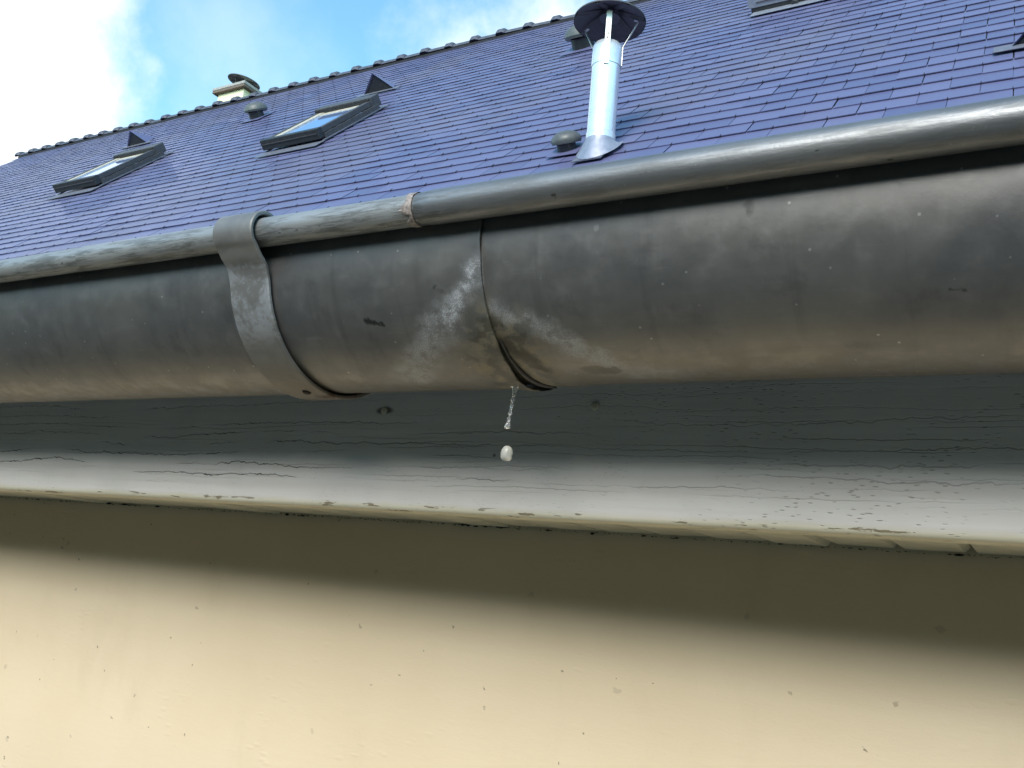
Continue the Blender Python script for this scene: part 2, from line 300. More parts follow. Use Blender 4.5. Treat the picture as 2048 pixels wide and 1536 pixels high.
# ------------------------------------------------------------------ object helpers
def tag(o, label=None, cat=None, group=None, kind=None):
    if label: o['label'] = label
    if cat: o['category'] = cat
    if group: o['group'] = group
    if kind: o['kind'] = kind
    return o
def empty(name, loc, rot=(0, 0, 0)):
    o = bpy.data.objects.new(name, None); COL.objects.link(o); o.location = loc; o.rotation_euler = rot; o.empty_display_size = .1
    return o
class MB:
    def __init__(s): s.v = []; s.f = []; s.uv = []; s.rnd = []
    def add(s, vs, fs, uvs=None, rnd=None):
        k = len(s.v); s.v += [tuple(p) for p in vs]; s.f += [tuple(i+k for i in f) for f in fs]
        if uvs: s.uv += uvs
        if rnd is not None: s.rnd += [rnd]*len(fs)
    def box(s, x0, x1, y0, y1, z0, z1, rnd=None):
        s.add([(x0,y0,z0),(x1,y0,z0),(x1,y1,z0),(x0,y1,z0),(x0,y0,z1),(x1,y0,z1),(x1,y1,z1),(x0,y1,z1)],
              [(0,3,2,1),(4,5,6,7),(0,1,5,4),(1,2,6,5),(2,3,7,6),(3,0,4,7)], rnd=rnd)
    def lathe(s, prof, n=32, c=(0, 0), cap=True):
        """profile of (radius, z) turned about the z axis"""
        vs = []; fs = []
        for (r_, z) in prof:
            for k in range(n): a = 2*math.pi*k/n; vs.append((c[0]+r_*math.cos(a), c[1]+r_*math.sin(a), z))
        for i in range(len(prof)-1):
            for k in range(n): fs.append((i*n+k, i*n+(k+1) % n, (i+1)*n+(k+1) % n, (i+1)*n+k))
        if cap: fs.append(tuple(range(n-1, -1, -1))); fs.append(tuple((len(prof)-1)*n+k for k in range(n)))
        s.add(vs, fs)
    def bar(s, a, b, w_, h_):
        """rectangular bar between two points"""
        a = Vector(a); b = Vector(b); d = (b-a).normalized(); up = Vector((0, 0, 1)) if abs(d.z) < .9 else Vector((1, 0, 0))
        x = d.cross(up).normalized(); y = d.cross(x)
        vs = [p + x*sx*w_/2 + y*sy*h_/2 for p in (a, b) for sx, sy in ((-1,-1),(1,-1),(1,1),(-1,1))]
        s.add(vs, [(0,1,2,3),(7,6,5,4),(0,4,5,1),(1,5,6,2),(2,6,7,3),(3,7,4,0)])
    def build(s, name, m, parent=None, smooth=False, bevel=0, world=False, seg=2):
        me = bpy.data.meshes.new(name); me.from_pydata(s.v, [], s.f); me.materials.append(m)
        if s.uv:
            L = me.uv_layers.new(name='UVMap')
            for lp in me.loops: L.data[lp.index].uv = s.uv[lp.vertex_index]
        if s.rnd:
            a = me.attributes.new('rnd', 'FLOAT', 'FACE'); a.data.foreach_set('value', s.rnd)
        me.update()
        o = bpy.data.objects.new(name, me); COL.objects.link(o)
        if smooth:
            me.polygons.foreach_set('use_smooth', [True]*len(me.polygons))
            try: me.set_sharp_from_angle(angle=R_(35))
            except Exception: pass
        if parent is not None:
            o.parent = parent
            if world:                        # vertices were given in world coordinates
                bpy.context.view_layer.update(); me.transform(parent.matrix_world.inverted())
        if bevel:
            md = o.modifiers.new('bevel', 'BEVEL'); md.width = bevel; md.segments = seg; md.limit_method = 'ANGLE'; md.angle_limit = R_(40)
        return o
def W(y, z): return (y, z+Z0)
XL, XR = -13.28, 2.9                          # ends of the house along the eave

# ------------------------------------------------------------------ setting: ground
g = MB(); S = 600; g.add([(-S, -S, 0), (S, -S, 0), (S, S, 0), (-S, S, 0)], [(0, 1, 2, 3)])
tag(g.build('ground', M['ground']), kind='structure', label='gravel ground around the house')

# unseen hedgerow added behind the camera to block low sky and shade the yard
def unseen_hedge():
    m = MB(); X0, X1, Y0, H_ = -30, 30, -8.0, 5.35; nx, nz = 300, 40; vs = []
    ring = [(Y0+1.6, 0)] + [(Y0+1.6, H_*k/16) for k in range(1, 16)] + [(Y0+1.3, H_), (Y0+.7, H_+.15), (Y0, H_)] + [(Y0-.3, H_*k/6) for k in range(5, -1, -1)]
    for i in range(nx+1):
        x = X0+(X1-X0)*i/nx
        hv = 1+.34*noise.noise(Vector((x*.42, 3, 1)))*1.6+.14*noise.noise(Vector((x*1.3, 8, 1)))
        for (y, z) in ring:
            z *= hv
            p = Vector((x, y, z)); d_ = .22*noise.noise(p*1.1)+.12*noise.noise(p*3.3)+.05*noise.noise(p*9)
            vs.append((x, y+d_*(1 if y > Y0+.5 else -1), max(0, z+d_*.8 if z > 0 else 0)))
    n = len(ring); m.add(vs, [(i*n+k, i*n+k+1, (i+1)*n+k+1, (i+1)*n+k) for i in range(nx) for k in range(n-1)])
    mt, t, p = mat('unseen_hedge_leaves'); v = wpos(t); a = t.noise(v, 14, 5, .7); b_ = t.noise(v, 2, 3, .5)
    setp(t, p, base=t.mix(a, (.015, .020, .010), t.mix(b_, (.050, .048, .026), (.07, .062, .036))), rough=.7, spec=.2, normal=t.bump(a, .08, 1))
    return m.build('unseen_hedge', mt)
tag(unseen_hedge(), 'tall dark green hedgerow, unseen, added behind the camera to block low sky light', 'unseen_hedge')

# ------------------------------------------------------------------ the house
P = R_(44.43519); cP, sP = math.cos(P), math.sin(P); DP = 1.048584
def roof(x, s, n=0.0):                        # a point on the main roof slope: s metres up the slope, n above it
    return Vector((x, s*cP + (DP-n)*sP, s*sP - (DP-n)*cP + Z0))
house = empty('house', ((XL+XR)/2, 7.25, 0))
tag(house, 'slate roofed house with cream rendered wall and weathered white eaves board', 'house')
YW, ZS = .636, .0443 + Z0                      # wall face, underside of the eaves
YR = 7.25; SR = 9.10; ZR = roof(0, SR).z
def wallbox(x0, x1, y0, y1, z0, z1):
    m = MB(); m.box(x0, x1, y0, y1, z0, z1)
    m.uv = [(v[0] if (x1-x0) > (y1-y0) else v[1], v[2]-Z0) for v in m.v]; return m
wallbox(XL+.25, XR-.25, YW, YW+.25, 0, ZS+.05).build('wall', M['wall'], house, world=True)
wallbox(XL+.25, XR-.25, 13.6, 13.85, 0, ZS+.05).build('wall', M['wall'], house, world=True)
def roofline(y):                              # underside of the roof in section
    y = y if y < YR else 2*YR-y
    return max(0, (.20+.306*(y-.44)) if y < 2.274 else (.98046*y-1.4686)) + Z0 - .05
for xg in (XL+.25, XR-.5):
    ys = [YW+.25, 1.5, 2.274, 4, YR, 10.5, 12.2, 13.6]
    m = MB(); vs = []
    for y in ys: vs += [(xg, y, 0), (xg+.25, y, 0), (xg, y, roofline(y)), (xg+.25, y, roofline(y))]
    fs = [(0, 1, 3, 2)]
    for i in range(len(ys)-1):
        a = i*4; fs += [(a, a+2, a+6, a+4), (a+1, a+5, a+7, a+3), (a+2, a+3, a+7, a+6), (a, a+4, a+5, a+1)]
    a = (len(ys)-1)*4; fs.append((a, a+2, a+3, a+1)); m.add(vs, fs); m.uv = [(v[1], v[2]) for v in vs]
    m.build('gable_wall', M['wall'], house, world=True)
# eaves board
YF = .497
m = MB(); prof = [(YF, .184), (YF, .0440), (YF+.0006, .0424), (YF+.0016, .0414), (YF+.003, .0410), (YF+.021, .0412), (YF+.022, .0425), (YF+.022, .184)]
xs = [XL] + [-2.0+.02*i for i in range(0, 121)] + [XR]
vs = []; uvs = []
for x in xs:
    for (y, z) in prof:
        wv = .0007*noise.noise(Vector((x*5, z*20, 3)))
        vs.append((x, y+wv, z+Z0+.0006*noise.noise(Vector((x*6, 1, 1))))); uvs.append((x, z if y < YF+.0031 else z-(y-YF)))
n = len(prof); fs = []
for i in range(len(xs)-1):
    for k in range(n): fs.append((i*n+k, i*n+(k+1) % n, (i+1)*n+(k+1) % n, (i+1)*n+k))
fs += [tuple(range(n-1, -1, -1)), tuple((len(xs)-1)*n+k for k in range(n))]
m.add(vs, fs, uvs); fascia = m.build('fascia_board', M['fascia'], house, smooth=True, world=True)
for (x, z) in ((-.395, .1095), (-.2340, .1105), (.20, .11), (-.86, .11)):   # punched nail heads
    m = MB(); m.lathe([(.0001, .0016), (.0020, .0014), (.0026, .0008), (.0027, 0)], 16)
    o = m.build('nail_head', M['fascia'], fascia, smooth=True)
    o.parent = fascia; o.location = Vector((x, YF-.0002, z+Z0)) - Vector(house.location); o.rotation_euler = (R_(90), 0, 0)
# soffit planks running back to the wall
def plank_mesh(name, w_, seed):
    rr = random.Random(seed); m = MB(); y0, y1 = YF+.0225, YW-.0012-rr.random()*.0016; g_ = .0034
    zz = ZS-.0002+rr.random()*.0012
    pr = [(-w_/2+.0004, zz+g_), (-w_/2+g_, zz), (w_/2-g_, zz), (w_/2-.0004, zz+g_), (w_/2-.0004, zz+.010), (-w_/2+.0004, zz+.010)]
    vs = []
    for y in (y0, y1):
        for (x, z) in pr: vs.append((x, y, z+(0.0 if y == y0 else (rr.random()-.5)*.0008)))
    fs = [(i, i+6, (i+1) % 6+6, (i+1) % 6) for i in range(6)] + [(0, 1, 2, 3, 4, 5), (11, 10, 9, 8, 7, 6)]
    m.add(vs, fs); return m
PW = .0408; pm = []
for k in range(6): pm.append(plank_mesh('soffit_plank', PW, k))
i0 = int((-1.3)/PW); n_all = 0
mesh_cache = {}
stuff = MB()
k = math.floor(XL/PW)+2
while (k+1)*PW < XR:
    xc = -.0785 + k*PW + PW/2; var = (k*7) % 6
    if -1.35 < xc < .45:
        if var not in mesh_cache:
            o = pm[var].build('soffit_plank', M['soffit'], None); o.data.transform(Matrix.Translation((0, -7.25, 0)))
            mesh_cache[var] = o.data; o.location = (xc-house.location.x, 0, 0); o.parent = house
        else:
            o = bpy.data.objects.new('soffit_plank', mesh_cache[var]); COL.objects.link(o); o.parent = house; o.location = (xc-house.location.x, 0, 0)
    elif XL < xc < XR: stuff.add([(v[0]+xc, v[1], v[2]) for v in pm[var].v], pm[var].f)
    k += 1
tag(stuff.build('soffit_planks_beyond', M['soffit'], house, world=True), kind='stuff')
# dirt and cobweb caught between planks and wall
m = MB(); rr = random.Random(5)
for i in range(650):
    x = rr.uniform(-1.35, .45); s_ = rr.uniform(.0002, .0007)*(1 if rr.random() < .95 else 3.2)*(.5+max(0, noise.noise(Vector((x*9, 1, 4))))*2); L = s_*rr.uniform(1, 7)
    y = YW-.0010-rr.random()*.0016; z = ZS-.0002-rr.random()*.0012
    vs = [(x+L*math.cos(a)*rr.uniform(.6, 1), y+s_*math.sin(a)*.6, z+s_*math.sin(a*2+.3)*.8) for a in (0, 1.05, 2.1, 3.14, 4.2, 5.2)] + [(x, y, z+s_), (x, y-s_*.6, z-s_)]
    m.add(vs, [(i_, (i_+1) % 6, 6) for i_ in range(6)] + [((i_+1) % 6, i_, 7) for i_ in range(6)])
tag(m.build('dirt', M['grime'], house, world=True), kind='stuff')

# roof: deck, slates, ridge tiles
m = MB(); pts = [(.445, .196), (2.274, .755), ] ; rp = roof(0, SR, -.012)
pts = [(.450, .187+Z0), (2.27, .745+Z0), (rp.y, rp.z)]
back = [(2*YR-y, z) for (y, z) in pts[::-1]]
allp = pts + back; low = [(y, z-(.012 if y < 1 or y > 13 else .03)) for (y, z) in allp]
vs = [(x, y, z) for x in (XL, XR) for (y, z) in allp+low]; n = len(allp)
fs = []
for i in range(n-1): fs += [(i, i+1, 2*n+i+1, 2*n+i), (n+i, 3*n+i, 3*n+i+1, n+i+1), (i, n+i, n+i+1, i+1), (2*n+i, 2*n+i+1, 3*n+i+1, 3*n+i)]
fs += [(0, 2*n, 3*n, n), (n-1, 2*n-1, 4*n-1, 3*n-1)]
m.add(vs, fs); roofo = m.build('roof', M['deck'], house, world=True)
EXP, SW = .1436, .22
def slate_verts(var, rr):
    """one slate: x across, y up the slope, z off the roof; a thin wedge, butt edge low"""
    w_ = SW/2-.0016; T = .0042; L = EXP+.05; b = .0108
    cc = [(-w_, 0), (w_, 0)]
    if var == 4: cc = [(-w_, 0), (w_-.030, -.001), (w_, .012)]
    if var == 5: cc = [(-w_, .006), (-w_+.02, 0), (w_, 0)]
    front = cc; m = MB()
    ring = [(x, y) for x, y in front] + [(w_, L), (-w_, L)]
    zt = lambda y: b - (b-.002)*(y/L) + T
    top = [(x, y, zt(y)) for x, y in ring]; bot = [(x, y, zt(y)-T) for x, y in ring]; n = len(ring)
    m.add(top+bot, [tuple(range(n)), tuple(range(2*n-1, n-1, -1))] + [(i, i+n, (i+1) % n+n, (i+1) % n) for i in range(n)])
    return m
svar = [slate_verts(i, random) for i in range(6)]
smesh = []
for v_ in svar:
    o = v_.build('slate', M['slate'], None); smesh.append(o.data); bpy.data.objects.remove(o)
basis = Matrix.Rotation(P, 4, 'X')
cam_inv = camo.matrix_world.inverted(); fpx = 1830.5
def in_view(p, mgn=60):
    c = cam_inv @ p
    if c.z > -.1: return False
    px, py = 1024+fpx*c.x/-c.z, 768-fpx*c.y/-c.z
    return -mgn < px < 2048+mgn and -mgn < py < 1000 and math.atan2(p.z-Z0, p.y) > R_(28.2)
rr = random.Random(11); cand = []
rows = range(-11, 37)
for k in rows:
    s0 = 3.851 + EXP*k
    off = 0 if k % 2 else SW/2
    i = 0
    x = -.269 + off - SW*70
    while x < XR:
        xc = x + SW/2
        if xc-SW/2 > XL-.02 and xc+SW/2 < XR:
            q = rr.random(); var = 4 if q < .02 else (5 if q < .04 else 0)
            j = (rr.gauss(0, .0012), rr.gauss(0, .0016), rr.random()*.0022, rr.gauss(0, .0035), rr.gauss(0, .004))
            if s0 < SR-.02: cand.append((roof(xc, s0), xc, s0, var, j))
        x += SW
vis = sorted([c for c in cand if in_view(c[0]+Vector((0, .05, .05)))], key=lambda c: (c[0]-camo.location).length)
near = set(id(c) for c in vis[:298])
hinv = roofo.matrix_world.inverted()
bpy.context.view_layer.update(); hinv = roofo.matrix_world.inverted()
rest = MB(); hooks = MB()
for c in cand:
    _, xc, s0, var, j = c
    mt = Matrix.Translation(roof(xc+j[0], s0+j[1], j[2]-.012)) @ basis @ Matrix.Rotation(j[3]*.6, 4, 'Z') @ Matrix.Rotation(j[4], 4, 'Y')
    if id(c) in near:
        o = bpy.data.objects.new('slate', smesh[var]); COL.objects.link(o); o.parent = roofo; o.matrix_local = hinv @ mt
    else:
        sv = svar[var]; rest.add([mt @ Vector(v) for v in sv.v], sv.f, rnd=rr.random())
    if -12 < xc and s0 > 3.4:                 # wire hook at the foot of each slate
        hm = MB(); hm.box(-.0013, .0013, -.004, .016, .0145, .0166); hm.box(-.0013, .0013, -.0055, -.0035, .004, .0166)
        hooks.add([mt @ Vector(v) for v in hm.v], hm.f)
# slates of the shallow foot of the roof above the gutter
a2 = math.atan(.306)
for k in range(12):
    s0 = k*.155
    x = XL + (0 if k % 2 else -SW/2)
    while x < XR-SW:
        x += SW
        if x-SW/2 < XL: continue
        mt = Matrix.Translation((x, .447+s0*math.cos(a2), .187+Z0+s0*math.sin(a2))) @ Matrix.Rotation(a2, 4, 'X')
        rest.add([mt @ Vector(v) for v in svar[0].v], svar[0].f, rnd=rr.random())
tag(rest.build('slates_beyond', M['slate'], roofo, world=True), kind='stuff')
tag(hooks.build('slate_hooks', M['deck'], roofo, world=True), kind='stuff')
# ridge tiles
RP = .3265; rt = MB(); ns = 14
def half(m, x0, x1, r0, r1, z=0.0):
    vs = []; 
    for x, r_ in ((x0, r0), (x1, r1)):
        for rad in (r_, r_-.014):
            for k in range(ns+1): a = math.pi*(.02+.96*k/ns); vs.append((x, -rad*math.cos(a), rad*math.sin(a)*.85+z))
    n = ns+1; fs = []
    for k in range(ns):
        fs += [(k, k+1, 2*n+k+1, 2*n+k), (n+k, 3*n+k, 3*n+k+1, n+k+1), (k, n+k, n+k+1, k+1), (2*n+k, 2*n+k+1, 3*n+k+1, 3*n+k)]
    fs += [(0, 2*n, 3*n, n), (n-1, 2*n-1, 4*n-1, 3*n-1)]
    m.add(vs, fs)
half(rt, -.06, RP-.05, .092, .086)
half(rt, -.052, -.03, .100, .118); half(rt, -.03, .03, .118, .118); half(rt, .03, .055, .118, .098)
o = rt.build('ridge_tile', M['ridge'], None, smooth=True); rtm = o.data; bpy.data.objects.remove(o)
x = -3.29 - 1.02*.0 ; x = -.454*9.15 - RP*28
ridge_z = ZR - .012
while x < XR-.3:
    if x > XL-.02:
        o = bpy.data.objects.new('ridge_tile', rtm); COL.objects.link(o); o.parent = roofo
        o.matrix_local = hinv @ (Matrix.Translation((x, YR+.02, ridge_z+rr.gauss(0, .003))) @ Matrix.Rotation(rr.gauss(0, .012), 4, 'Y'))
    x += RP

m = MB(); m.box(XL+.02, XR-.02, YR-.075, YR+.10, ridge_z-.10, ridge_z-.012); m.build('ridge_gap_closure', M['deck'], roofo, world=True)  # dark box added so the gap below the ridge tiles reads dark

# ------------------------------------------------------------------ gutter
CY, CZ, RG = .42731, .17309, .0648
BY, BZ = .3532, .1839
XS = -.2405
gutter = empty('roof_gutter', (XS, CY, CZ+Z0))
tag(gutter, 'weathered grey zinc half round gutter with rolled front edge, dripping at a joint', 'gutter')
def xsteps(a, b_):
    xs = [a]; x = a
    while x < b_-1e-6:
        st = .0022 if XS-.03 < x < XS+.05 else (.009 if -1.1 < x < .12 else .25)
        x = min(b_, x+st); xs.append(x)
    return xs
def trough(x0, x1, kind):
    m = MB(); xs = xsteps(x0, x1); NA = 64; vs = []; uvs = []
    def delta(x, a):
        d_ = .00055*noise.noise(Vector((x*3.2, a*1.2, 5+kind))) + .00018*noise.noise(Vector((x*14, a*4, 9)))
        if kind == 0:                         # left length: its end laps over and gapes towards the bottom
            e = math.exp((x-XS)/.010); g_ = max(0, min(1, (a-R_(35))/R_(45)))
            d_ += .0010 + e*(.0005 + .0012*g_) + .0005*g_*e*noise.noise(Vector((a*9, 2, 2)))
        if kind == 1:
            e = math.exp(-max(0, x-XS)/.014); g_ = max(0, min(1, (a-R_(30))/R_(40)))
            d_ += -.0013*e*g_
            bx = (x-XS-.016)/.013; ba = (a-R_(98))/R_(20)
            d_ += .0013*math.exp(-bx*bx-ba*ba)  # dented lip under the joint
        return d_
    for x in xs:
        xe = x
        pr = []
        for side in (0, 1):
            seq = range(NA+1) if side == 0 else range(NA, -1, -1)
            t_ = 0 if side == 0 else .0008
            top = [(CY-RG+t_, BZ+.0045), (CY-RG+t_, CZ+.006)] if kind != 9 else []
            arc = []
            for k in seq:
                a = math.pi*k/NA; r_ = RG+delta(x, a)-t_
                arc.append((CY-r_*math.cos(a), CZ-r_*math.sin(a), RG*a))
            bk = (CY+RG-t_+.0006, CZ+.030, RG*math.pi+.03)
            if side == 0: pr += [(BY+.001, BZ+.0085, -.026), (CY-RG, BZ+.0040, -.014), (CY-RG-delta(x, 0), CZ+.005, -.005)] + arc + [bk]
            else: pr += [bk] + arc + [(CY-RG+t_-delta(x, 0), CZ+.005, -.005), (CY-RG+t_, BZ+.0040, -.014), (BY+.001, BZ+.0077, -.026)]
        for (y, z, v_) in pr:
            xx = x
            if kind == 0 and abs(x-x1) < 1e-6:   # slightly ragged, leaning cut edge
                a_ = v_/RG; xx = x + .0006*noise.noise(Vector((a_*6, 1, 7))) - .0045*max(0, (a_-.9)/.7)**2*0 - .007*max(0, min(1, (a_-1.15)/.45))**2
            vs.append((xx, y, z+Z0)); uvs.append((x, v_))
        n = len(pr)
    fs = []
    for i in range(len(xs)-1):
        for k in range(n): fs.append((i*n+k, i*n+(k+1) % n, (i+1)*n+(k+1) % n, (i+1)*n+k))
    fs += [tuple(range(n-1, -1, -1)), tuple((len(xs)-1)*n+k for k in range(n))]
    m.add(vs, fs, uvs)
    return m.build('gutter_trough', M['zinc'], gutter, smooth=True, world=True)
tl = trough(-4.2, XS, 0); tr = trough(XS-.018, XR+.05, 1); tf = trough(XL-.05, -4.17, 1)
def bead(x0, x1, r_, par, dz=0.0, end=0):
    m = MB(); xs = xsteps(x0, x1); NA = 36; vs = []; uvs = []
    for i, x in enumerate(xs):
        for k in range(NA+1):
            a = 2*math.pi*k/NA - .4            # from the back, over the top to the front
            rr_ = r_*(1+.010*noise.noise(Vector((x*7, a, 2))))
            if end and i == 0: rr_ *= .93
            vs.append((x, BY+rr_*math.cos(a), BZ+Z0+dz+rr_*math.sin(a)+.0004*noise.noise(Vector((x*2.5, 0, 0))))); uvs.append((x, r_*(a+.4)))
    n = NA+1; fs = []
    for i in range(len(xs)-1):
        for k in range(NA): fs.append((i*n+k, (i+1)*n+k, (i+1)*n+k+1, i*n+k+1))
    fs += [tuple(range(n-1)), tuple((len(xs)-1)*n+k for k in range(n-2, -1, -1))]
    m.add(vs, fs, uvs)
    return m.build('rolled_bead', M['bead'], par, smooth=True, world=True)
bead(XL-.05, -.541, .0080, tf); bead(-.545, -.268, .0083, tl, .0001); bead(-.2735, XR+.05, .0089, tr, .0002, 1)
# solder crust where the bigger bead swallows the smaller one
m = MB(); vs = []; n = 48; xs = [-.2735-.0006*i for i in range(0, 22)]
for i, x in enumerate(xs):
    for k in range(n+1):
        a = 2*math.pi*k/n
        lim = .5+.5*noise.noise(Vector((a*1.6, 3, 8)))+.3*noise.noise(Vector((a*6, 3, 8)))
        h_ = max(0, 1-i/21/(max(.12, lim)))
        r_ = .0080 + .0009*min(1, h_*2.2) + .00035*noise.noise(Vector((x*900, a*9, 0)))*min(1, h_*4) - (.0004 if h_ <= 0 else 0)
        vs.append((x, BY+r_*math.cos(a), BZ+Z0+r_*math.sin(a)))
fs = [(i*(n+1)+k, i*(n+1)+k+1, (i+1)*(n+1)+k+1, (i+1)*(n+1)+k) for i in range(len(xs)-1) for k in range(n)]
m.add(vs, fs); m.build('solder_joint', M['solder'], tr, smooth=True, world=True)
# black strip set under the joint in place of the shaded gap
m = MB(); vs = []; n = 20; L_ = 26
for i in range(L_+1):
    s_ = i/L_; a = R_(52)+s_*R_(52); x = XS+.0012+.0040*s_**2+.010*max(0, s_-.75)**1.2
    wd = (.0006+.0013*s_)*(1-max(0, (s_-.9)/.1)**2*.9)*(1 if i else .3); th_ = .0008+.0008*s_
    for k in range(n):
        b_ = 2*math.pi*k/n; rad = RG-.0003+th_*math.sin(b_); vs.append((x+wd*math.cos(b_)*(1+.3*noise.noise(Vector((a*12, b_, 1)))), CY-rad*math.cos(a), CZ+Z0-rad*math.sin(a)))
fs = [(i*n+k, i*n+(k+1) % n, (i+1)*n+(k+1) % n, (i+1)*n+k) for i in range(L_) for k in range(n)]
fs += [tuple(range(n-1, -1, -1)), tuple(L_*n+k for k in range(n))]
m.add(vs, fs); m.build('joint_gap_strip', M['joint_gap'], tr, smooth=True, world=True)
# strap bracket round bead and trough
def catmull(pts, n):
    out = []
    for i in range(len(pts)-1):
        p0 = Vector(pts[max(0, i-1)]); p1 = Vector(pts[i]); p2 = Vector(pts[i+1]); p3 = Vector(pts[min(len(pts)-1, i+2)])
        for k in range(n):
            t_ = k/n; out.append(.5*((2*p1)+(p2-p0)*t_+(2*p0-5*p1+4*p2-p3)*t_**2+(3*p1-3*p2+p3-p0)*t_**3))
    out.append(Vector(pts[-1])); return out
bp = []
rb = .0113
for a in (-15, 15, 45, 75, 105, 135, 165, 190, 215, 238): bp.append((BY+rb*math.cos(R_(a)), BZ+rb*math.sin(R_(a))))
bp += [(BY-.0018, BZ-.0138), (.3562, .1662), (.3592, .1612)]
ro = RG+.0034
for a in range(14, 181, 8): bp.append((CY-ro*math.cos(R_(a)), CZ-ro*math.sin(R_(a))))
bp.append((CY+ro, CZ+.028))
path = catmull(bp, 5)
m = MB(); xa, xb = -.4130, -.3820; T = .0026; vs = []; uvs = []; sacc = 0
for i, p_ in enumerate(path):
    d_ = (path[min(i+1, len(path)-1)]-path[max(i-1, 0)]).normalized(); nn = Vector((d_.y, -d_.x))
    if i: sacc += (path[i]-path[i-1]).length
    for (x, s_) in ((xa+.0008, 1), (xa, .55), (xa, -.55), (xa+.0008, -1), (xb-.0008, -1), (xb, -.55), (xb, .55), (xb-.0008, 1)):
        q_ = p_ + nn*s_*T/2; vs.append((x, q_.x, q_.y+Z0)); uvs.append((x, sacc))
n = 8; fs = [(i*n+k, i*n+(k+1) % n, (i+1)*n+(k+1) % n, (i+1)*n+k) for i in range(len(path)-1) for k in range(n)]
fs += [tuple(range(n-1, -1, -1)), tuple((len(path)-1)*n+k for k in range(n))]
m.add(vs, fs, uvs)
br = empty('gutter_bracket', ((xa+xb)/2, CY, CZ+Z0))
tag(br, 'grey metal strap bracket wrapped round the gutter left of the dripping joint', 'bracket')
m.build('strap', M['strap'], br, smooth=True, world=True)
m = MB(); m.lathe([(.0001, .0012), (.0022, .0010), (.0030, 0)], 14)     # rivet near the foot of the strap
o = m.build('rivet', M['grime'], br, smooth=True); a = R_(81); q_ = ro+T/2
o.location = Vector(((xa+xb)/2+.004, CY-q_*math.cos(a), CZ-q_*math.sin(a)+Z0))-br.location; o.rotation_euler = (R_(90)+a, 0, 0)

# ------------------------------------------------------------------ water dripping
m = MB(); n = 20; vs = []
sx = -.2512; sy = .4285
prof = []                                     # thread of water: radius along its fall
for i in range(72):
    s_ = i/71; z = .1080-s_*.0248
    r_ = .0030*math.exp(-s_*14)+.00085+.00018*math.sin(s_*60)*(1 if .25 < s_ < .8 else .2)
    if s_ > .84: r_ = .0009+.00090*math.sin(min(1, (s_-.84)/.16)*math.pi*.82)**.8
    if i == 71: r_ = .0001
    prof.append((r_, z, s_))
for (r_, z, s_) in prof:
    for k in range(n):
        a = 2*math.pi*k/n; tw = 1+.35*math.sin(2*a+s_*40)*(1 if .2 < s_ < .85 else .1)*min(1, s_*6)
        ex = 1.8 if s_ < .05 else 1
        vs.append((sx-.0030*s_+r_*math.cos(a)*tw*ex, sy+r_*math.sin(a)*tw, z+Z0))
fs = [(i*n+k, i*n+(k+1) % n, (i+1)*n+(k+1) % n, (i+1)*n+k) for i in range(len(prof)-1) for k in range(n)]
fs += [tuple(range(n)), tuple((len(prof)-1)*n+k for k in range(n-1, -1, -1))]
m.add(vs, fs); o = m.build('water_thread', M['water'], None, smooth=True)
tag(o, 'thin twisted thread of clear water hanging from the gutter joint', 'water')
m = MB(); prof = [(.0001, -.0040), (.0012, -.0039), (.0023, -.0034), (.0030, -.0024), (.0032, -.0010), (.0031, .0008), (.0029, .0022), (.0022, .0034), (.0011, .0041), (.0001, .0043)]
m.lathe(prof, 28); o = m.build('falling_water_drop', M['milk'], None, smooth=True)
for v in o.data.vertices: v.co += Vector(v.co).normalized()*.0003*noise.noise(v.co*600)
o.location = (-.2512, .4255, .0690+Z0); o.rotation_euler = (0, R_(4), 0)
tag(o, 'pale falling water drop in mid air below the gutter joint', 'water drop')

# ------------------------------------------------------------------ things on the roof
def roof_thing(name, x, s, n=0.0):
    o = empty(name, roof(x, s, n)); o.rotation_euler = (P, 0, 0); return o
def roof_vent(x, s, r_, label):
    """dark neck with a domed oval cap on a square flashing plate; cap kept level"""
    t_ = roof_thing('roof_vent', x, s); tag(t_, label, 'roof vent', 'domed vents on the slates')
    m = MB(); m.box(-r_*1.15, r_*1.15, -r_*1.25, r_*1.4, .010, .015); m.build('flashing_plate', M['slate'], t_, bevel=.002)
    m = MB(); m.lathe([(r_*.66, .0), (r_*.64, r_*.7)], 28); o = m.build('neck', M['dark'], t_, smooth=True)
    m = MB(); z0 = r_*.62
    m.lathe([(r_*.62, z0), (r_*.98, z0-.004), (r_*1.05, z0+r_*.13), (r_*1.0, z0+r_*.34), (r_*.86, z0+r_*.53), (r_*.62, z0+r_*.69), (r_*.32, z0+r_*.78), (.001, z0+r_*.80)], 32)
    o = m.build('cap', M['ventgrey'], t_, smooth=True); o.rotation_euler = (R_(-14), 0, 0)
roof_vent(-1.945, 4.02, .072, 'small grey domed roof vent at the foot of the steel flue')
roof_vent(-3.05, 7.05, .135, 'large grey domed roof vent high on the slates behind the flue cowl')
roof_vent(-6.90, 7.40, .115, 'grey domed roof vent between the two skylights near the ridge')
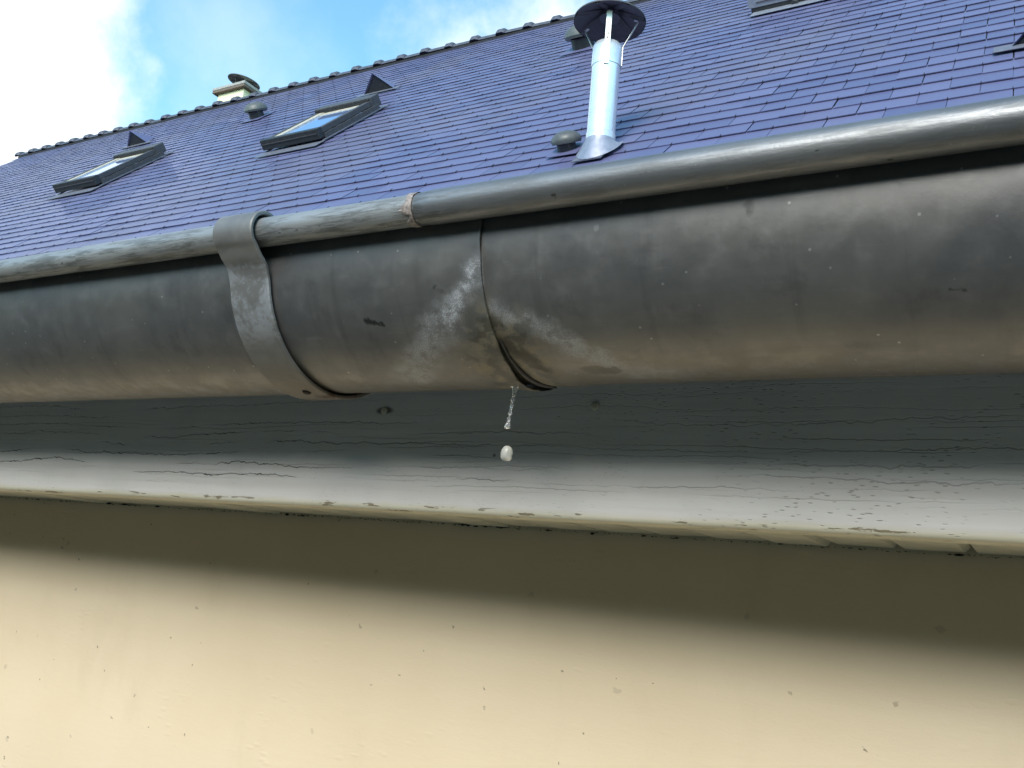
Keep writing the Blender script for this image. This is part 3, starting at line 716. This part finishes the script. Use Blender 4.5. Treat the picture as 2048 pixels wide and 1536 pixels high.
def hip_vent(x, s, w_, h, dep, label):
    """pyramid shaped vent: dark triangular mouth facing down the slope"""
    t_ = roof_thing('triangular_vent', x, s); tag(t_, label, 'roof vent', 'triangular vents on the slates')
    m = MB(); m.box(-w_/2-.07, w_/2+.07, -.055, .03, .013, .018); m.build('flashing_apron', M['leadgrey'], t_, bevel=.002)
    z = .012; A = (-w_/2, 0, z); B = (w_/2, 0, z); C = (0, -.01, z+h); D_ = (0, dep, z)
    th_ = .006
    m = MB(); m.add([A, C, D_, (A[0]-th_, -.008, z), (0, -.018, z+h+th_*1.5), (0, dep+.02, z)], [(0, 1, 2), (3, 5, 4), (0, 3, 4, 1), (1, 4, 5, 2), (2, 5, 3, 0)])
    m.add([B, C, D_, (B[0]+th_, -.008, z), (0, -.018, z+h+th_*1.5), (0, dep+.02, z)], [(0, 2, 1), (3, 4, 5), (0, 1, 4, 3), (1, 2, 5, 4), (2, 0, 3, 5)])
    m.build('hood', M['slate'], t_)
    m = MB(); f_ = .9; m.add([(A[0]*f_, .004, z+.002), (B[0]*f_, .004, z+.002), (0, .0, z+h*f_), (A[0]*f_, .010, z+.002), (B[0]*f_, .010, z+.002), (0, .006, z+h*f_)], [(0, 1, 2), (5, 4, 3), (0, 3, 4, 1), (1, 4, 5, 2), (2, 5, 3, 0)])
    m.build('mesh_screen', M['dark'], t_)
hip_vent(-5.20, 7.22, .34, .165, .26, 'small dark triangular vent just above the middle skylight')
hip_vent(-8.83, 7.46, .33, .16, .26, 'small dark triangular vent above the leftmost skylight')
hip_vent(.115, 4.44, .34, .18, .30, 'black triangular vent at the right edge above the gutter')
def skylight(x, s, w_, L, label, flip=False):
    t_ = roof_thing('skylight', x, s); tag(t_, label, 'skylight', 'skylights in the slate roof')
    H = .095; z0 = .012
    m = MB(); m.box(-w_/2-.02, w_/2+.03, -.13, .0, z0, z0+.006)
    m.box(-w_/2-.02, -w_/2, 0, L+.04, z0, z0+.010); m.box(w_/2, w_/2+.022, 0, L+.04, z0, z0+.010); m.box(-w_/2-.03, w_/2+.03, L+.04, L+.10, z0, z0+.008)
    m.build('flashing', M['leadgrey' if not flip else 'greyblue'], t_, bevel=.002)
    for sx_ in (-1, 1):                       # stepped side flashing pieces
        m = MB()
        for k in range(4):
            y0 = .04+k*(L-.08)/4; x0 = sx_*(w_/2+.001); x1 = sx_*(w_/2+.012+.002*k)
            m.box(min(x0, x1), max(x0, x1), y0, y0+(L-.08)/4+.015, z0+.010, z0+.048)
        m.build('side_flashing', M['darkgrey'], t_, bevel=.001)
    f_ = .040
    for sx_ in (-1, 1):
        cas = MB(); cas.box(min(sx_*w_/2, sx_*(w_/2-f_)), max(sx_*w_/2, sx_*(w_/2-f_)), 0, L, z0+.05, z0+H)
        cas.build('side_frame', M['darkgrey'], t_, bevel=.004)
    m = MB(); m.box(-w_/2-.006-(.04 if flip else 0), w_/2+.006+(.04 if flip else 0), -.018, f_, z0+(.035 if flip else .022), z0+H+.006); m.build('bottom_cover', M['greyblue' if flip else 'dark'], t_, bevel=.005)
    if flip:
        m = MB(); m.box(-w_/2-.03, w_/2+.03, -.012, .02, z0+.002, z0+.035); m.build('cover_shadow_strip', M['dark'], t_)  # black strip in place of the shadow line under the cover
        m = MB(); m.lathe([(.024, 0), (.024, .03), (.018, .036), (.001, .037)], 20); o = m.build('knob', M['dark'], t_, smooth=True); o.location = (-.06, -.012, z0+.012); o.rotation_euler = (R_(90), 0, 0)
    m = MB(); m.box(-w_/2+.01, w_/2-.01, -.024, -.018, z0+.062, z0+.070); m.build('bottom_lip', M['darkgrey'], t_)
    m = MB(); m.box(-w_/2-.008, w_/2+.008, L-.10, L+.03, z0+.03, z0+H+.026); m.build('top_hood', M['darkgrey' if not flip else 'greyblue'], t_, bevel=.008, seg=3)
    m = MB(); m.box(-w_/2+.004, w_/2-.004, L-.115, L-.10, z0+.07, z0+H+.014); m.build('hood_shadow_strip', M['dark'], t_)
    m = MB(); m.box(-w_/2+f_, -w_/2+f_+.060, f_, L-.115, z0+.062, z0+H-.006); m.box(w_/2-f_-.02, w_/2-f_, f_, L-.115, z0+.062, z0+H-.012)
    m.box(-w_/2+f_, w_/2-f_, L-.19, L-.115, z0+.062, z0+H-.013); m.build('glazing_bead', M['wood'], t_, bevel=.002)
    m = MB(); m.box(-w_/2+f_, w_/2-f_, f_, L-.11, z0+.066, z0+.078); m.build('pane', M['glass'], t_)
    m = MB(); m.lathe([(.001, .007), (.009, .006), (.012, 0)], 16); o = m.build('screw', M['steel2'], t_, smooth=True)
    o.location = (w_/2, L-.03, z0+H*.7); o.rotation_euler = (0, R_(90), 0)
skylight(-4.86, 5.46, .57, .83, 'dark framed skylight in the middle of the roof, reflecting blue sky')
skylight(-7.50, 5.50, .58, .85, 'leftmost dark framed skylight near the gable end of the roof')
skylight(-1.30, 6.82, .66, .90, 'grey skylight cut off by the top edge of the photo right of the flue', True)

# stainless flue with cowl
FX, FY = -1.735, 3.52
flue = empty('flue_pipe', (FX, FY, 1.93+Z0)); tag(flue, 'shiny stainless steel flue pipe rising from the slates behind the gutter', 'flue')
def at(m, z): m.v = [(v[0], v[1], v[2]+z) for v in m.v]; return m
pr_ = .0665; zb = 1.93
m = MB(); m.lathe([(pr_, .07), (pr_, .48), (pr_+.0015, .484), (pr_+.0015, .490), (pr_, .494)], 48, cap=False); m.build('pipe', M['steel'], flue, smooth=True)
m = MB(); m.lathe([(pr_+.0020, .145), (pr_+.0030, .140), (pr_+.0030, .10)], 48, cap=False); m.build('lower_collar', M['steel'], flue, smooth=True)
m = MB(); m.lathe([(pr_+.003, .492), (pr_+.0045, .500), (pr_+.004, .56), (pr_+.001, .60), (pr_-.004, .61), (pr_-.008, .60), (pr_-.008, .50)], 48, cap=False); m.build('top_collar', M['steel'], flue, smooth=True)
# cone flashing cut to the slope of the roof
m = MB(); n = 48; vs = []
for i in range(9):
    s_ = i/8
    for k in range(n):
        a = 2*math.pi*k/n; r_ = pr_+.004+(.036)*s_**1.25; px_, py_ = r_*math.cos(a), r_*math.sin(a)
        ztop = .112; zbot = roof(0, ((FY+py_)-(DP-.02)*sP)/cP, .02).z-Z0-zb
        vs.append((px_, py_, ztop*(1-s_)+min(zbot, ztop-.004+py_*.3)*s_))
m.add(vs, [(i*n+k, i*n+(k+1) % n, (i+1)*n+(k+1) % n, (i+1)*n+k) for i in range(8) for k in range(n)])
m.build('cone_flashing', M['greyblue'], flue, smooth=True)
m = MB(); base_s = (FY-DP*sP)/cP
pl_ = [roof(FX+dx_, base_s+ds, .018) for dx_, ds in ((-.088, -.13), (.060, -.13), (.060, .09), (-.088, .09))]; pl2 = [roof(FX+dx_, base_s+ds, .013) for dx_, ds in ((-.088, -.13), (.060, -.13), (.060, .09), (-.088, .09))]
m.add(pl_+pl2, [(0, 1, 2, 3), (7, 6, 5, 4), (0, 4, 5, 1), (1, 5, 6, 2), (2, 6, 7, 3), (3, 7, 4, 0)]); m.build('base_plate', M['leadgrey'], flue, world=True)
def cowl(par, R0, z, segs, tilt=(0, 0), hf=1.0):
    """umbrella cowl: shallow cone with folded ribs underneath"""
    m = MB(); n = 48
    m.lathe([(R0, 0), (R0*1.005, .006*R0/.17), (R0*.5, hf*.045*R0/.17), (.01, hf*.075*R0/.17), (.01, hf*.068*R0/.17), (R0*.5, hf*.038*R0/.17), (R0*.985, .001)], n, cap=False)
    o = m.build('cowl', M['cowlgrey'], par, smooth=True); o.location = (0, 0, z); o.rotation_euler = (tilt[0], tilt[1], 0)
    for k in range(segs):
        a = 2*math.pi*(k+.3)/segs; m = MB(); ca, sa = math.cos(a), math.sin(a)
        w2 = .016*R0/.17; hh = .010*R0/.17
        def P3(rad, side, zz): return (ca*rad-sa*side, sa*rad+ca*side, zz)
        zi, zo = .060*R0/.17*hf, .004*R0/.17
        vs = [P3(R0*.10, -w2, zi), P3(R0*.10, w2, zi), P3(R0*.95, w2, zo), P3(R0*.95, -w2, zo), P3(R0*.10, w2*.2, zi-hh), P3(R0*.95, w2*.2, zo-hh)]
        m.add(vs, [(0, 3, 5, 4), (4, 5, 2, 1), (0, 4, 1), (3, 2, 5), (0, 1, 2, 3)])
        m.build('rib', M['cowlgrey'], o)
    return o
cw = cowl(flue, .173, .735, 7)
m = MB(); m.lathe([(.001, .060), (.035, .058), (.05, .045), (.05, .02), (.001, .02)], 24, cap=False); m.build('hub', M['cowlgrey'], cw, smooth=True)
# straps: front one seen face on, two edge on
def strap(par, ang, r0, z0, r1, z1, w_, th_, m_='steel2', low=0.0):
    a = R_(ang); ca, sa = math.cos(a), math.sin(a); m = MB()
    def seg(ra, za, rb_, zb_):
        vs = []
        for (r_, z) in ((ra, za), (rb_, zb_)):
            for (s_, o_) in ((-1, 0), (1, 0), (1, th_), (-1, th_)):
                vs.append((ca*(r_+o_)-sa*s_*w_/2, sa*(r_+o_)+ca*s_*w_/2, z))
        m.add(vs, [(0, 1, 2, 3), (7, 6, 5, 4), (0, 4, 5, 1), (1, 5, 6, 2), (2, 6, 7, 3), (3, 7, 4, 0)])
    seg(r0, z0-.10, r0, z0); seg(r0, z0, r1, z1); seg(r1, z1, r1-.02, z1+.006)
    o = m.build('strut', M[m_], par, bevel=.0008)
    for zz in (.35, .55):                     # slotted holes
        h = MB(); zc = z0+(z1-z0)*zz*.6; rc = r0+(r1-r0)*zz*.6+th_+.0004
        h.add([(ca*rc-sa*s_*.003, sa*rc+ca*s_*.003, zc+dz_) for s_, dz_ in ((-1, -.008), (1, -.008), (1, .008), (-1, .008))], [(0, 1, 2, 3)])
        h.build('slot', M['dark'], o)
strap(flue, -66, pr_+.005, .575, pr_+.030, .735, .026, .003)
strap(flue, -190, pr_+.005, .60, pr_+.075, .738, .016, .003)
strap(flue, 20, pr_+.005, .60, pr_+.070, .738, .014, .003)

# chimney straddling the ridge
CX0, CX1, CYa, CYb = -9.27, -8.80, 7.37, 7.86
ch = empty('chimney', ((CX0+CX1)/2, (CYa+CYb)/2, ZR)); tag(ch, 'cream rendered chimney stack with brown edged slab behind the ridge', 'chimney')
m = MB(); m.box(CX0, CX1, CYa, CYb, ZR-.7, 5.92+Z0); m.build('stack', M['cream'], ch, world=True, bevel=.006)
m = MB(); m.box(CX0-.055, CX1+.055, CYa-.055, CYb+.055, 5.92+Z0, 5.955+Z0); m.build('slab_edge', M['brown'], ch, world=True, bevel=.004)
m = MB(); m.box(CX0-.06, CX1+.06, CYa-.06, CYb+.06, 5.955+Z0, 5.995+Z0); m.build('slab', M['concrete'], ch, world=True, bevel=.006)
m = MB(); m.lathe([(.10, 0), (.095, .11)], 28); m.v = [(v[0]-9.12, v[1]+7.62, v[2]+5.995+Z0) for v in m.v]; m.build('pot', M['concrete'], ch, world=True, smooth=True)
cwl = empty('chimney_cowl', (-9.12, 7.62, 6.10+Z0)); tag(cwl, 'dark tilted disc cowl standing on the cream chimney', 'cowl')
cc = cowl(cwl, .215, .11, 8, (R_(-2), R_(9)), .3)
for a_ in (-95, 30, 150):
    m = MB(); a = R_(a_); m.bar((.085*math.cos(a), .085*math.sin(a), -.06), (.13*math.cos(a), .13*math.sin(a), .115), .020 if a_ < 0 else .012, .006); m.build('strut', M['cowlgrey'], cwl)

# ------------------------------------------------------------------ render settings
sc.render.engine = 'CYCLES'
sc.cycles.max_bounces = 8; sc.cycles.transmission_bounces = 8
